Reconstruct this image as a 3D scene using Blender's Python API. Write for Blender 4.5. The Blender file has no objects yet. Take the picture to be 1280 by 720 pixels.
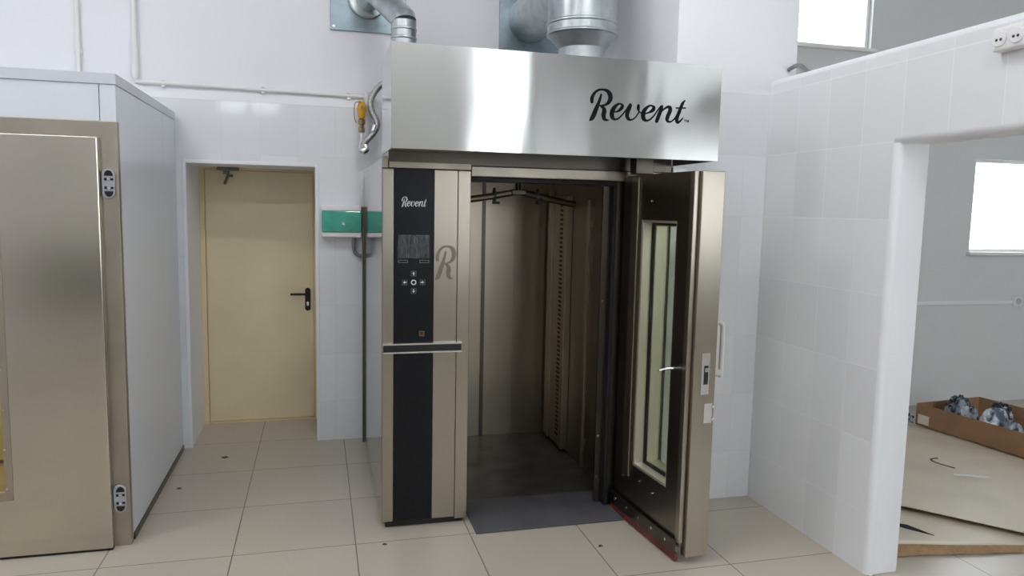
import bpy, bmesh, math, random
from mathutils import Vector, Matrix, noise

random.seed(7)
scene = bpy.context.scene
COL = scene.collection
R = math.radians

# ------------------------------------------------------------------ materials
def lin(c):
    return tuple((x / 12.92 if x <= 0.04045 else ((x + 0.055) / 1.055) ** 2.4) for x in [v / 255 for v in c]) + (1.0,)

def mat(name, rgb, rough=0.5, metal=0.0, spec=0.5, emit=None, estr=0.0, aniso=0.0, arot=0.0, var=0.0, vscale=3.0,
        rvar=0.0, bump=0.0, bscale=60.0, stretch=(1, 1, 1), coat=0.0, alpha=None, rgb2=None, vr=(0.4, 0.7)):
    m = bpy.data.materials.new(name)
    m.use_nodes = True
    nt = m.node_tree
    b = nt.nodes['Principled BSDF']
    base = lin(rgb)
    b.inputs['Base Color'].default_value = base
    b.inputs['Roughness'].default_value = rough
    b.inputs['Metallic'].default_value = metal
    b.inputs['Specular IOR Level'].default_value = spec
    b.inputs['Coat Weight'].default_value = coat
    if emit:
        b.inputs['Emission Color'].default_value = lin(emit)
        b.inputs['Emission Strength'].default_value = estr
    if aniso:
        b.inputs['Anisotropic'].default_value = aniso
        b.inputs['Anisotropic Rotation'].default_value = arot
        tg = nt.nodes.new('ShaderNodeTangent')
        tg.direction_type = 'RADIAL'
        tg.axis = 'Z'
        nt.links.new(tg.outputs['Tangent'], b.inputs['Tangent'])
    if var or rvar or bump:
        tc = nt.nodes.new('ShaderNodeTexCoord')
        mp = nt.nodes.new('ShaderNodeMapping')
        mp.inputs['Scale'].default_value = stretch
        nt.links.new(tc.outputs['Object'], mp.inputs['Vector'])
        def nz(scale, detail=4):
            n = nt.nodes.new('ShaderNodeTexNoise')
            n.inputs['Scale'].default_value = scale
            n.inputs['Detail'].default_value = detail
            nt.links.new(mp.outputs['Vector'], n.inputs['Vector'])
            return n
        if var:
            n = nz(vscale)
            mx = nt.nodes.new('ShaderNodeMix')
            mx.data_type = 'RGBA'
            lo = rgb2 if rgb2 else tuple(max(0, c * (1 - var)) for c in rgb)
            mx.inputs['A'].default_value = base
            mx.inputs['B'].default_value = lin(lo)
            cr = nt.nodes.new('ShaderNodeMapRange')
            cr.inputs['From Min'].default_value = vr[0]
            cr.inputs['From Max'].default_value = vr[1]
            nt.links.new(n.outputs['Fac'], cr.inputs['Value'])
            nt.links.new(cr.outputs['Result'], mx.inputs['Factor'])
            nt.links.new(mx.outputs['Result'], b.inputs['Base Color'])
        if rvar:
            n = nz(vscale * 1.7)
            mr = nt.nodes.new('ShaderNodeMapRange')
            mr.inputs['From Min'].default_value = 0.3
            mr.inputs['From Max'].default_value = 0.7
            mr.inputs['To Min'].default_value = max(0.02, rough - rvar)
            mr.inputs['To Max'].default_value = rough + rvar
            nt.links.new(n.outputs['Fac'], mr.inputs['Value'])
            nt.links.new(mr.outputs['Result'], b.inputs['Roughness'])
        if bump:
            n = nz(bscale, 2)
            bp = nt.nodes.new('ShaderNodeBump')
            bp.inputs['Strength'].default_value = bump
            bp.inputs['Distance'].default_value = 0.01
            nt.links.new(n.outputs['Fac'], bp.inputs['Height'])
            nt.links.new(bp.outputs['Normal'], b.inputs['Normal'])
    return m

def tile_mat(name, rgb, grout, w, h, axes, off, rough, gap=0.004, bump=0.25, var=0.03):
    """Grid of tiles from the object's own coordinates; axes says which two run along the face."""
    m = bpy.data.materials.new(name)
    m.use_nodes = True
    nt = m.node_tree
    b = nt.nodes['Principled BSDF']
    tc = nt.nodes.new('ShaderNodeTexCoord')
    sp = nt.nodes.new('ShaderNodeSeparateXYZ')
    nt.links.new(tc.outputs['Object'], sp.inputs[0])
    cb = nt.nodes.new('ShaderNodeCombineXYZ')
    for i in (0, 1):
        ad = nt.nodes.new('ShaderNodeMath')
        ad.operation = 'SUBTRACT'
        nt.links.new(sp.outputs[axes[i]], ad.inputs[0])
        ad.inputs[1].default_value = off[i]
        nt.links.new(ad.outputs[0], cb.inputs[i])
    br = nt.nodes.new('ShaderNodeTexBrick')
    br.offset = 0.0
    br.squash = 1.0
    br.inputs['Scale'].default_value = 1.0
    br.inputs['Brick Width'].default_value = w
    br.inputs['Row Height'].default_value = h
    br.inputs['Mortar Size'].default_value = gap / 2
    br.inputs['Mortar Smooth'].default_value = 0.1
    br.inputs['Bias'].default_value = 0.0
    br.inputs['Color1'].default_value = lin(rgb)
    br.inputs['Color2'].default_value = lin(tuple(c * (1 - var) for c in rgb))
    br.inputs['Mortar'].default_value = lin(grout)
    nt.links.new(cb.outputs[0], br.inputs['Vector'])
    # faint clouding over the glaze
    nz = nt.nodes.new('ShaderNodeTexNoise')
    nz.inputs['Scale'].default_value = 2.2
    nz.inputs['Detail'].default_value = 5
    nt.links.new(tc.outputs['Object'], nz.inputs['Vector'])
    mx = nt.nodes.new('ShaderNodeMix')
    mx.data_type = 'RGBA'
    mx.blend_type = 'MULTIPLY'
    mr = nt.nodes.new('ShaderNodeMapRange')
    mr.inputs['To Min'].default_value = 0.0
    mr.inputs['To Max'].default_value = 0.2
    nt.links.new(nz.outputs['Fac'], mr.inputs['Value'])
    nt.links.new(mr.outputs['Result'], mx.inputs['Factor'])
    nt.links.new(br.outputs['Color'], mx.inputs['A'])
    mx.inputs['B'].default_value = (0.86, 0.86, 0.86, 1)
    nt.links.new(mx.outputs['Result'], b.inputs['Base Color'])
    b.inputs['Roughness'].default_value = rough
    bp = nt.nodes.new('ShaderNodeBump')
    bp.inputs['Strength'].default_value = bump
    bp.inputs['Distance'].default_value = 0.002
    bp.invert = True
    nt.links.new(br.outputs['Fac'], bp.inputs['Height'])
    nt.links.new(bp.outputs['Normal'], b.inputs['Normal'])
    return m

def glass_mat(name, tint=(246, 247, 247), refl=0.12, rough=0.02):
    m = bpy.data.materials.new(name)
    m.use_nodes = True
    nt = m.node_tree
    for n in list(nt.nodes):
        nt.nodes.remove(n)
    out = nt.nodes.new('ShaderNodeOutputMaterial')
    tr = nt.nodes.new('ShaderNodeBsdfTransparent')
    tr.inputs['Color'].default_value = lin(tint)
    gl = nt.nodes.new('ShaderNodeBsdfGlossy')
    gl.inputs['Roughness'].default_value = rough
    lw = nt.nodes.new('ShaderNodeLayerWeight')
    lw.inputs['Blend'].default_value = 0.5
    pw = nt.nodes.new('ShaderNodeMath')
    pw.operation = 'POWER'
    pw.inputs[1].default_value = 4
    nt.links.new(lw.outputs['Facing'], pw.inputs[0])
    fr = nt.nodes.new('ShaderNodeMath')
    fr.operation = 'MULTIPLY_ADD'
    fr.inputs[1].default_value = 0.6
    fr.inputs[2].default_value = 0.03
    nt.links.new(pw.outputs[0], fr.inputs[0])
    mx = nt.nodes.new('ShaderNodeMixShader')
    nt.links.new(fr.outputs[0], mx.inputs['Fac'])
    nt.links.new(tr.outputs[0], mx.inputs[1])
    nt.links.new(gl.outputs[0], mx.inputs[2])
    nt.links.new(mx.outputs[0], out.inputs['Surface'])
    return m

M = {}
M['plaster'] = mat('white_plaster', (238, 238, 241), 0.7, bump=0.05, bscale=40)
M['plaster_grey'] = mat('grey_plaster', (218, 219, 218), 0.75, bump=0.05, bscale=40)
M['ceiling'] = mat('ceiling_paint', (225, 225, 228), 0.8)
M['white_trim'] = mat('white_plastic_trim', (236, 237, 240), 0.35)
M['tile_xz'] = tile_mat('white_wall_tile', (238, 240, 243), (228, 229, 232), 0.25, 0.35, ('X', 'Z'), (-0.645, 0.29), 0.06)
M['tile_yz'] = tile_mat('white_partition_tile', (240, 241, 243), (248, 248, 249), 0.25, 0.35, ('Y', 'Z'), (-2.13, 0.29), 0.14)
M['reflection_grey'] = mat('reflection_dark_grey', (112, 110, 106), 0.3)  # dark grey of the unseen pieces added for reflections
M['floor'] = tile_mat('beige_floor_tile', (191, 182, 168), (112, 103, 93), 0.588, 0.603, ('X', 'Y'), (-0.43, -0.56), 0.28, gap=0.006, var=0.03)
M['panel'] = mat('white_insulated_panel', (222, 226, 234), 0.3)
M['panel_trim'] = mat('white_panel_flashing', (208, 211, 220), 0.35)
M['steel'] = mat('brushed_stainless', (170, 162, 149), 0.3, 1.0, aniso=0.5, var=0.03, vscale=1.5)
M['steel_door'] = mat('worn_stainless', (206, 200, 188), 0.2, 1.0, aniso=0.4, var=0.04, vscale=1.2)
M['steel_frame'] = mat('dull_stainless', (178, 170, 157), 0.38, 1.0, rvar=0.04, vscale=4, var=0.06)
M['steel_hood'] = mat('bright_brushed_stainless', (186, 186, 183), 0.2, 1.0, aniso=0.97, arot=0.25, bump=0.8, bscale=2.6, stretch=(1.0, 1.0, 0.3))
M['steel_side'] = mat('smooth_stainless', (178, 178, 178), 0.1, 1.0)
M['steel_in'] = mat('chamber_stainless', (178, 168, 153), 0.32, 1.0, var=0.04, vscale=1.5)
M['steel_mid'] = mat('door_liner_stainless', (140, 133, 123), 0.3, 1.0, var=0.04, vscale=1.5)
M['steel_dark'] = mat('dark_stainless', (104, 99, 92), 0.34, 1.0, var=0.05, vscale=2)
M['ramp'] = mat('scuffed_dark_steel', (104, 104, 108), 0.5, 0.3, rvar=0.1, vscale=4, var=0.12)
M['floor_steel'] = mat('dark_chamber_floor', (84, 82, 78), 0.42, 0.5, rvar=0.08, vscale=4, var=0.15)
M['galv'] = mat('galvanised_steel', (200, 206, 208), 0.33, 1.0, var=0.1, vscale=14, bump=0.02, bscale=12)
M['galv_soft'] = mat('dull_galvanised_steel', (196, 202, 204), 0.5, 0.9, var=0.08, vscale=14)
M['reveal'] = mat('pale_satin_steel', (222, 217, 200), 0.45, 0.8)
M['handle'] = mat('pale_grey_handle', (206, 203, 196), 0.4)
M['galv_plate'] = mat('galvanised_plate', (150, 165, 172), 0.4, 0.9, var=0.12, vscale=9)
M['black_glass'] = mat('black_control_glass', (17, 19, 24), 0.3, spec=0.25)
M['black'] = mat('black_plastic', (18, 18, 20), 0.4)
M['rubber'] = mat('black_rubber', (14, 14, 17), 0.6)
M['chrome'] = mat('polished_chrome', (225, 225, 225), 0.12, 1.0)
M['screen'] = mat('film_covered_screen', (70, 74, 76), 0.25, var=0.4, vscale=60, stretch=(1, 1, 0.4), bump=0.2, bscale=70)
M['white_print'] = mat('white_print', (225, 228, 228), 0.5)
M['grey_print'] = mat('grey_print', (120, 122, 126), 0.5)
M['logo'] = mat('black_lettering', (10, 10, 13), 0.5, spec=0.15)
M['orange_print'] = mat('orange_print', (150, 84, 30), 0.5)
M['etch'] = mat('grey_etched_lettering', (128, 122, 113), 0.5, 0.7)
M['yellow_door'] = mat('cream_yellow_paint', (236, 221, 184), 0.42, var=0.05, vscale=1.6)
M['yellow_frame'] = mat('cream_frame_paint', (228, 210, 170), 0.45)
M['brass_grey'] = mat('grey_cast_metal', (120, 118, 114), 0.4, 0.9)
M['hinge_grey'] = mat('light_grey_plastic', (178, 182, 190), 0.4)
M['valve_yellow'] = mat('yellow_valve_paint', (222, 168, 40), 0.4)
M['brass'] = mat('aged_brass', (150, 128, 96), 0.35, 0.9)
M['braid'] = mat('braided_steel', (196, 195, 192), 0.3, 1.0, var=0.4, vscale=160, bump=0.4, bscale=160)
M['grey_hose'] = mat('grey_flexible_hose', (120, 124, 124), 0.5)
M['green'] = mat('green_translucent_cover', (66, 178, 152), 0.12, var=0.16, vscale=9, coat=0.5)
M['white_plastic'] = mat('white_plastic', (238, 236, 234), 0.35)
M['red'] = mat('red_rubber_strip', (112, 46, 44), 0.5, var=0.3, vscale=20)
M['socket_dark'] = mat('dark_socket_hole', (60, 60, 62), 0.6)
M['card'] = mat('kraft_cardboard', (166, 128, 94), 0.75, var=0.1, vscale=5)
M['card_in'] = mat('inner_cardboard', (150, 118, 88), 0.8, var=0.1, vscale=5)
M['card_sheet'] = mat('pale_cardboard_sheet', (222, 209, 186), 0.36, var=0.06, vscale=2.5)
M['card_edge'] = mat('corrugated_edge', (168, 136, 100), 0.8, var=0.12, vscale=30)
M['dirt'] = mat('brown_dirt', (92, 74, 56), 0.8)
M['label'] = mat('white_paper', (228, 222, 210), 0.6)
M['bag_black'] = mat('black_plastic_film', (26, 27, 32), 0.2, var=0.6, vscale=9, vr=(0.47, 0.56), rgb2=(150, 162, 172))
M['bag_blue'] = mat('pale_blue_plastic_film', (190, 203, 212), 0.2, var=0.55, vscale=10, vr=(0.47, 0.56), rgb2=(40, 44, 58))
M['bag_white'] = mat('clear_white_plastic_film', (216, 222, 228), 0.16, var=0.4, vscale=7, vr=(0.47, 0.56), rgb2=(96, 106, 124))
M['bag_navy'] = mat('navy_plastic_film', (34, 37, 52), 0.2, var=0.6, vscale=11, vr=(0.47, 0.56), rgb2=(170, 182, 192))
M['glass'] = glass_mat('clear_glass')
M['glass_dim'] = glass_mat('tinted_oven_glass', (240, 242, 236))
M['lamp'] = mat('lamp_diffuser', (255, 255, 255), 0.5, emit=(250, 252, 255), estr=18.0)
M['warm_lamp'] = mat('warm_bulkhead_lens', (255, 240, 200), 0.5, emit=(255, 226, 150), estr=60.0)
M['cabin_in'] = mat('cream_cabin_lining', (226, 210, 160), 0.6)

# ------------------------------------------------------------------ mesh builder
class MB:
    def __init__(s, xf=None):
        s.bm = bmesh.new()
        s.xf = xf
    def v(s, p):
        p = Vector(p)
        return s.bm.verts.new(s.xf(p) if s.xf else p)
    def face(s, vs):
        try:
            return s.bm.faces.new(vs)
        except ValueError:
            return None
    def box(s, x0, x1, y0, y1, z0, z1):
        c = [s.v((x, y, z)) for z in (z0, z1) for y in (y0, y1) for x in (x0, x1)]
        for f in ((0, 2, 3, 1), (4, 5, 7, 6), (0, 1, 5, 4), (2, 6, 7, 3), (0, 4, 6, 2), (1, 3, 7, 5)):
            s.face([c[i] for i in f])
        return s
    def prism(s, pts, lo, hi, ax):
        """Extrude a 2-D outline between lo and hi along axis ax (the other two axes keep their order)."""
        def p3(p, t):
            q = list(p)
            q.insert(ax, t)
            return q
        a = [s.v(p3(p, lo)) for p in pts]
        b = [s.v(p3(p, hi)) for p in pts]
        s.face(a[::-1])
        s.face(b)
        n = len(pts)
        for i in range(n):
            s.face([a[i], a[(i + 1) % n], b[(i + 1) % n], b[i]])
        return s
    def ring(s, o, i, lo, hi, ax):
        """Rectangular frame: outer (a0,a1,b0,b1), inner same, extruded along ax."""
        def rc(r):
            return [(r[0], r[2]), (r[1], r[2]), (r[1], r[3]), (r[0], r[3])]
        def p3(p, t):
            q = list(p)
            q.insert(ax, t)
            return q
        O0 = [s.v(p3(p, lo)) for p in rc(o)]
        I0 = [s.v(p3(p, lo)) for p in rc(i)]
        O1 = [s.v(p3(p, hi)) for p in rc(o)]
        I1 = [s.v(p3(p, hi)) for p in rc(i)]
        for k in range(4):
            j = (k + 1) % 4
            s.face([O0[k], O0[j], I0[j], I0[k]])
            s.face([O1[k], I1[k], I1[j], O1[j]])
            s.face([O0[k], O1[k], O1[j], O0[j]])
            s.face([I0[k], I0[j], I1[j], I1[k]])
        return s
    def tube(s, pts, r, n=14, cap=True, flat=None):
        """Round bar along a polyline; r a number or one per point. flat=(a,b) scales the two section axes."""
        pts = [Vector(p) for p in pts]
        if not hasattr(r, '__len__'):
            r = [r] * len(pts)
        rings = []
        up = None
        for k, p in enumerate(pts):
            if k == 0:
                t = pts[1] - p
            elif k == len(pts) - 1:
                t = p - pts[k - 1]
            else:
                t = (p - pts[k - 1]).normalized() + (pts[k + 1] - p).normalized()
            t.normalize()
            if up is None:
                up = t.orthogonal().normalized() if abs(t.z) > .9 else Vector((0, 0, 1))
            sx = t.cross(up)
            if sx.length < 1e-5:
                sx = t.orthogonal()
            sx.normalize()
            up = sx.cross(t).normalized()
            f = 1.0
            if 0 < k < len(pts) - 1:
                c = (p - pts[k - 1]).normalized().dot((pts[k + 1] - p).normalized())
                f = 1 / max(0.6, math.sqrt((1 + c) / 2))
            fa, fb = flat or (1, 1)
            rings.append([s.v(p + (sx * math.cos(2 * math.pi * i / n) * fa + up * math.sin(2 * math.pi * i / n) * fb) * r[k] * (1 + (f - 1) * .5)) for i in range(n)])
        for a, b in zip(rings, rings[1:]):
            for i in range(n):
                s.face([a[i], a[(i + 1) % n], b[(i + 1) % n], b[i]])
        if cap:
            s.face(rings[0][::-1])
            s.face(rings[-1])
        return s
    def cyl(s, a, b, r, n=20):
        return s.tube([a, b], r, n)
    def lathe(s, prof, c, n=40, cap=True):
        """Profile [(radius, z)] around a vertical axis at c=(x, y)."""
        rings = []
        for r, z in prof:
            rings.append([s.v((c[0] + r * math.cos(2 * math.pi * i / n), c[1] + r * math.sin(2 * math.pi * i / n), z)) for i in range(n)])
        for a, b in zip(rings, rings[1:]):
            for i in range(n):
                s.face([a[i], a[(i + 1) % n], b[(i + 1) % n], b[i]])
        if cap:
            s.face(rings[0][::-1])
            s.face(rings[-1])
        return s
    def build(s, name, m, parent=None, bevel=0.0, smooth=None, seg=2):
        bmesh.ops.recalc_face_normals(s.bm, faces=s.bm.faces)
        me = bpy.data.meshes.new(name)
        root = parent
        off = Vector((0, 0, 0))
        while root is not None:
            off += root.location
            root = root.parent
        for v in s.bm.verts:
            v.co -= off
        s.bm.to_mesh(me)
        s.bm.free()
        o = bpy.data.objects.new(name, me)
        COL.objects.link(o)
        o.parent = parent
        me.materials.append(M[m])
        if bevel:
            bv = o.modifiers.new('edge', 'BEVEL')
            bv.width = bevel
            bv.segments = seg
            bv.limit_method = 'ANGLE'
            bv.angle_limit = R(40)
        if smooth:
            me.polygons.foreach_set('use_smooth', [True] * len(me.polygons))
            me.set_sharp_from_angle(angle=R(smooth))
        return o

def spline(pts, per=8):
    """Catmull-Rom through tuples of any length."""
    P = [pts[0]] + list(pts) + [pts[-1]]
    out = []
    for i in range(1, len(P) - 2):
        for k in range(per):
            t = k / per
            out.append(tuple(0.5 * (2 * b + (c - a) * t + (2 * a - 5 * b + 4 * c - d) * t * t + (3 * b - a - 3 * c + d) * t ** 3)
                             for a, b, c, d in zip(P[i - 1], P[i], P[i + 1], P[i + 2])))
    out.append(tuple(pts[-1]))
    return out

def strokes(mb, S, place, y0, y1, per=8):
    """Pen strokes [(x, z, half width)] as solid ribbons with round ends, in a plane of constant y; place maps (x, z)."""
    for q, st in enumerate(S):
        P = spline(st, per) if len(st) > 2 else st
        L, Rr = [], []
        n = len(P)
        for k, (x, z, w) in enumerate(P):
            a = P[max(0, k - 1)]
            b = P[min(n - 1, k + 1)]
            dx, dz = b[0] - a[0], b[1] - a[1]
            l = math.hypot(dx, dz) or 1
            dx, dz = dx / l, dz / l
            L.append((x - dz * w, z + dx * w))
            Rr.append((x + dz * w, z - dx * w))
        yy = y0 - q * 0.00004
        lf = [mb.v((*[place(*p)[0]], yy, place(*p)[1])) for p in L]
        rf = [mb.v((*[place(*p)[0]], yy, place(*p)[1])) for p in Rr]
        lb = [mb.v((place(*p)[0], y1, place(*p)[1])) for p in L]
        rb = [mb.v((place(*p)[0], y1, place(*p)[1])) for p in Rr]
        for k in range(n - 1):
            mb.face([lf[k], lf[k + 1], rf[k + 1], rf[k]])
            mb.face([lf[k], lb[k], lb[k + 1], lf[k + 1]])
            mb.face([rf[k], rf[k + 1], rb[k + 1], rb[k]])
        mb.face([lf[0], rf[0], rb[0], lb[0]])
        mb.face([lf[-1], lb[-1], rb[-1], rf[-1]])
        for (x, z, w) in (P[0], P[-1]):
            if w < 0.0015:
                continue
            c = [mb.v((place(x + w * math.cos(a * math.pi / 8), 0)[0], yy - .00002, place(0, z + w * math.sin(a * math.pi / 8))[1])) for a in range(16)]
            mb.face(c)
    return mb

def each(name, m, parent, shapes, **kw):
    # one small part per shape; a shape is a function that adds it to a fresh builder
    for f in shapes:
        b_ = MB(kw.get('xf'))
        f(b_)
        b_.build(name, m, parent, bevel=kw.get('bevel', 0), smooth=kw.get('smooth'))

def thing(name, loc, label, cat, group=None):
    o = bpy.data.objects.new(name, None)
    o.empty_display_size = 0.1
    COL.objects.link(o)
    o.location = loc
    tag(o, label, cat, group)
    return o

def tag(o, label=None, cat=None, group=None, kind=None):
    if label: o['label'] = label
    if cat: o['category'] = cat
    if group: o['group'] = group
    if kind: o['kind'] = kind
    return o

def struct(o, label=None):
    o['kind'] = 'structure'
    if label: o['label'] = label
    return o
LOGO = [[(0.058,0.097,0.0047),(0.048,0.064,0.0074),(0.033,0.026,0.0106),(0.022,-0.001,0.0111),(0.014,-0.015,0.01),(0.003,-0.024,0.0023)],[(0.013,0.062,0.0076),(0.012,0.077,0.0085),(0.017,0.092,0.0074),(0.029,0.108,0.0062),(0.047,0.119,0.0053),(0.068,0.121,0.0053),(0.088,0.116,0.0083),(0.101,0.102,0.011),(0.105,0.085,0.0113),(0.099,0.068,0.0095),(0.086,0.055,0.0065),(0.067,0.048,0.0041),(0.051,0.047,0.0029)],[(0.055,0.046,0.0035),(0.071,0.036,0.0083),(0.076,0.022,0.0109),(0.073,0.005,0.0106),(0.077,-0.012,0.0091),(0.087,-0.018,0.0059),(0.099,-0.018,0.0024)],[(0.128,0.021,0.003),(0.147,0.027,0.0054),(0.162,0.04,0.0083),(0.167,0.052,0.0072),(0.158,0.06,0.0039),(0.142,0.057,0.006),(0.124,0.039,0.0101),(0.115,0.018,0.011),(0.117,-0.002,0.0101),(0.129,-0.013,0.0053),(0.145,-0.01,0.0042),(0.163,0.005,0.0036),(0.182,0.028,0.0033),(0.198,0.051,0.0042)],[(0.207,0.057,0.0087),(0.202,0.043,0.0099),(0.194,0.022,0.0099),(0.193,0.005,0.0093),(0.201,-0.008,0.0072),(0.215,-0.011,0.0042),(0.232,-0.002,0.0033),(0.246,0.016,0.003),(0.253,0.031,0.003),(0.252,0.031,0.0034),(0.249,0.045,0.0076),(0.249,0.058,0.0058)],[(0.252,0.031,0.0028),(0.269,0.02,0.0028)],[(0.287,0.022,0.0031),(0.307,0.029,0.0048),(0.325,0.041,0.009),(0.329,0.053,0.0076),(0.317,0.061,0.0038),(0.301,0.057,0.0055),(0.281,0.037,0.0097),(0.275,0.017,0.011),(0.279,-0.003,0.0096),(0.294,-0.011,0.0052),(0.311,-0.005,0.0041),(0.332,0.015,0.0035),(0.353,0.045,0.0035),(0.366,0.059,0.0049)],[(0.371,0.059,0.0077),(0.365,0.038,0.0087),(0.355,0.011,0.0094),(0.347,-0.011,0.0083)],[(0.363,0.027,0.0028),(0.383,0.048,0.0042),(0.401,0.059,0.0063),(0.414,0.056,0.0091),(0.415,0.041,0.0098),(0.405,0.017,0.0094),(0.401,0.0,0.0087),(0.41,-0.011,0.0052),(0.427,-0.007,0.0035),(0.445,0.012,0.0035),(0.459,0.037,0.0035)],[(0.491,0.094,0.0028),(0.48,0.08,0.0071),(0.471,0.058,0.0081),(0.459,0.027,0.0088),(0.452,0.002,0.0088),(0.457,-0.011,0.007),(0.47,-0.005,0.0046),(0.485,0.011,0.0025)],[(0.448,0.057,0.0035),(0.496,0.059,0.0032)],[(0.492,0.003,0.0011),(0.503,0.003,0.0011)],[(0.497,0.003,0.0011),(0.497,-0.007,0.0011)],[(0.507,-0.007,0.0011),(0.507,0.002,0.0011),(0.511,-0.005,0.0011),(0.515,0.002,0.0011),(0.517,-0.009,0.0011)]]

def fit(S, x0, x1, z0, z1):
    xs_ = [q for s in S for x, z, w_ in s for q in (x - w_, x + w_)]
    zs_ = [q for s in S for x, z, w_ in s for q in (z - w_, z + w_)]
    ka, kb = (x1 - x0) / (max(xs_) - min(xs_)), (z1 - z0) / (max(zs_) - min(zs_))
    k = (ka + kb) / 2
    return [[((x - min(xs_)) * ka + x0, (z - min(zs_)) * kb + z0, w_ * k) for x, z, w_ in s] for s in S]

# ------------------------------------------------------------------ the room
CEIL = 4.3
REAR = -7.6
LEFT = -3.4
FAR = 8.2          # right end of the second room
PX0, PX1 = 2.5, 2.673       # partition
PIER_Y, PIER_X = -1.591, 1.914
DL, DR, DZ, RD = -0.876, -0.029, 1.975, 0.595

floor = struct(MB().box(LEFT - .15, FAR + .15, REAR - .15, 0.75, -0.12, 0).build('floor', 'floor'), 'beige polished floor tiles with thin dark joints')
b = MB()
b.box(LEFT - .15, FAR + .15, REAR - .15, 0.75, CEIL, CEIL + .12)
struct(b.build('ceiling', 'ceiling'))

# back wall: doorway recess, two windows in the far room
b = MB()
b.box(LEFT - .15, DL, 0, .72, 0, 2.392)
b.box(DR, PIER_X, 0, .72, 0, 2.392)
b.box(DL, DR, 0, .72, DZ, 2.392)
b.box(DL, DR, .70, .72, 0, DZ)  # added behind the leaf to block sky light through its gap
b.box(LEFT - .15, PIER_X, .03, .72, 2.392, CEIL)
struct(b.build('wall_back', 'plaster'), 'white back wall with tiled lower part')
W1 = (3.78, 4.50, 3.10, 3.98)
W2 = (5.70, 6.75, 1.40, 2.24)
b = MB()
xs = [PIER_X, W1[0], W1[1], W2[0], W2[1], FAR + .15]
b.box(xs[0], xs[1], 0, .30, 0, CEIL)
b.box(xs[1], xs[2], 0, .30, 0, W1[2]).box(xs[1], xs[2], 0, .30, W1[3], CEIL)
b.box(xs[2], xs[3], 0, .30, 0, CEIL)
b.box(xs[3], xs[4], 0, .30, 0, W2[2]).box(xs[3], xs[4], 0, .30, W2[3], CEIL)
b.box(xs[4], xs[5], 0, .30, 0, CEIL)
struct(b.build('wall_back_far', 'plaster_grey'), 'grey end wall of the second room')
# tile cladding of the back wall
b = MB()
T = 0.012
b.box(LEFT, DL, -T, 0, 0, 2.392).box(DR, PIER_X, -T, 0, 0, 2.392).box(DL, DR, -T, 0, DZ, 2.392)
struct(b.build('wall_back_tiles', 'tile_xz'), 'white glossy wall tiles of the back wall')
b = MB()
b.prism([(-T, 2.392), (.0, 2.392), (.031, 2.392), (.031, 2.475), (.024, 2.475)], LEFT, PIER_X, 0)
struct(b.build('trim_1', 'white_trim', bevel=.003), 'white sloping ledge above the wall tiles')
# plastic corner profile round the doorway
b = MB()
e = .02
b.box(DL - e, DL + .004, -T - .006, .02, 0, DZ + e).box(DR - .004, DR + e, -T - .006, .02, 0, DZ + e).box(DL + .004, DR - .004, -T - .006, .02, DZ - .004, DZ + e)
struct(b.build('trim_2', 'white_trim', bevel=.003), 'white corner trim round the doorway')

# projecting pier beside the oven
b = MB()
b.box(PIER_X, PX1, PIER_Y, 0, 0, CEIL)
struct(b.build('wall_pier', 'plaster'), 'white wall block projecting beside the oven')
b = MB()
b.box(PIER_X, PX0, PIER_Y - T, PIER_Y, 0, 2.386)
struct(b.build('wall_pier_tiles', 'tile_xz'))

# partition with a wide opening
PJ, PJ2, PLZ, PTOP = -2.613, -4.3, 2.034, 2.462
b = MB()
b.box(PX0 + T, PX1, PJ, PIER_Y, 0, PTOP).box(PX0 + T, PX1, PJ2, PJ, PLZ, PTOP).box(PX0 + T, PX1, REAR, PJ2, 0, PTOP)
struct(b.build('wall_right', 'plaster', bevel=.004), 'white partition wall with a wide opening')
b = MB()
c = .03
b.box(PX0, PX0 + T, PJ + c - .004, PIER_Y - T, 0, PTOP - c + .006).box(PX0, PX0 + T, PJ2, PJ + c - .004, PLZ + c - .004, PTOP - c + .006).box(PX0, PX0 + T, REAR, PJ2, 0, PTOP - c + .006)
struct(b.build('wall_right_tiles', 'tile_yz'), 'white tiles of the partition wall')
# rounded corner bead round the opening, and the bead along the partition top
def bead(axis, fixed, a0, a1, sgn):
    pr = [(PX0 + .035, 0), (PX0 + .035, sgn * c), (PX0, sgn * c)]
    pr += [(PX0 + c * (1 - math.cos(k * math.pi / 12)), sgn * c * (1 - math.sin(k * math.pi / 12))) for k in range(0, 7)]
    m_ = MB()
    if axis == 2:
        m_.prism([(x, fixed + d) for x, d in pr], a0, a1, 2)
    else:
        m_.prism([(x, fixed + d) for x, d in pr], a0, a1, 1)
    return m_
struct(bead(2, PJ - .004, 0, PLZ, 1).build('trim_3', 'white_trim', smooth=40), 'white rounded corner bead at the edge of the opening')
struct(bead(1, PLZ - .004, PJ2, PJ - .004 + c, 1).build('trim_4', 'white_trim', smooth=40))
struct(bead(1, PTOP + .006, REAR, PIER_Y - T, -1).build('trim_5', 'white_trim', smooth=40), 'white bead along the partition top')

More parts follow.
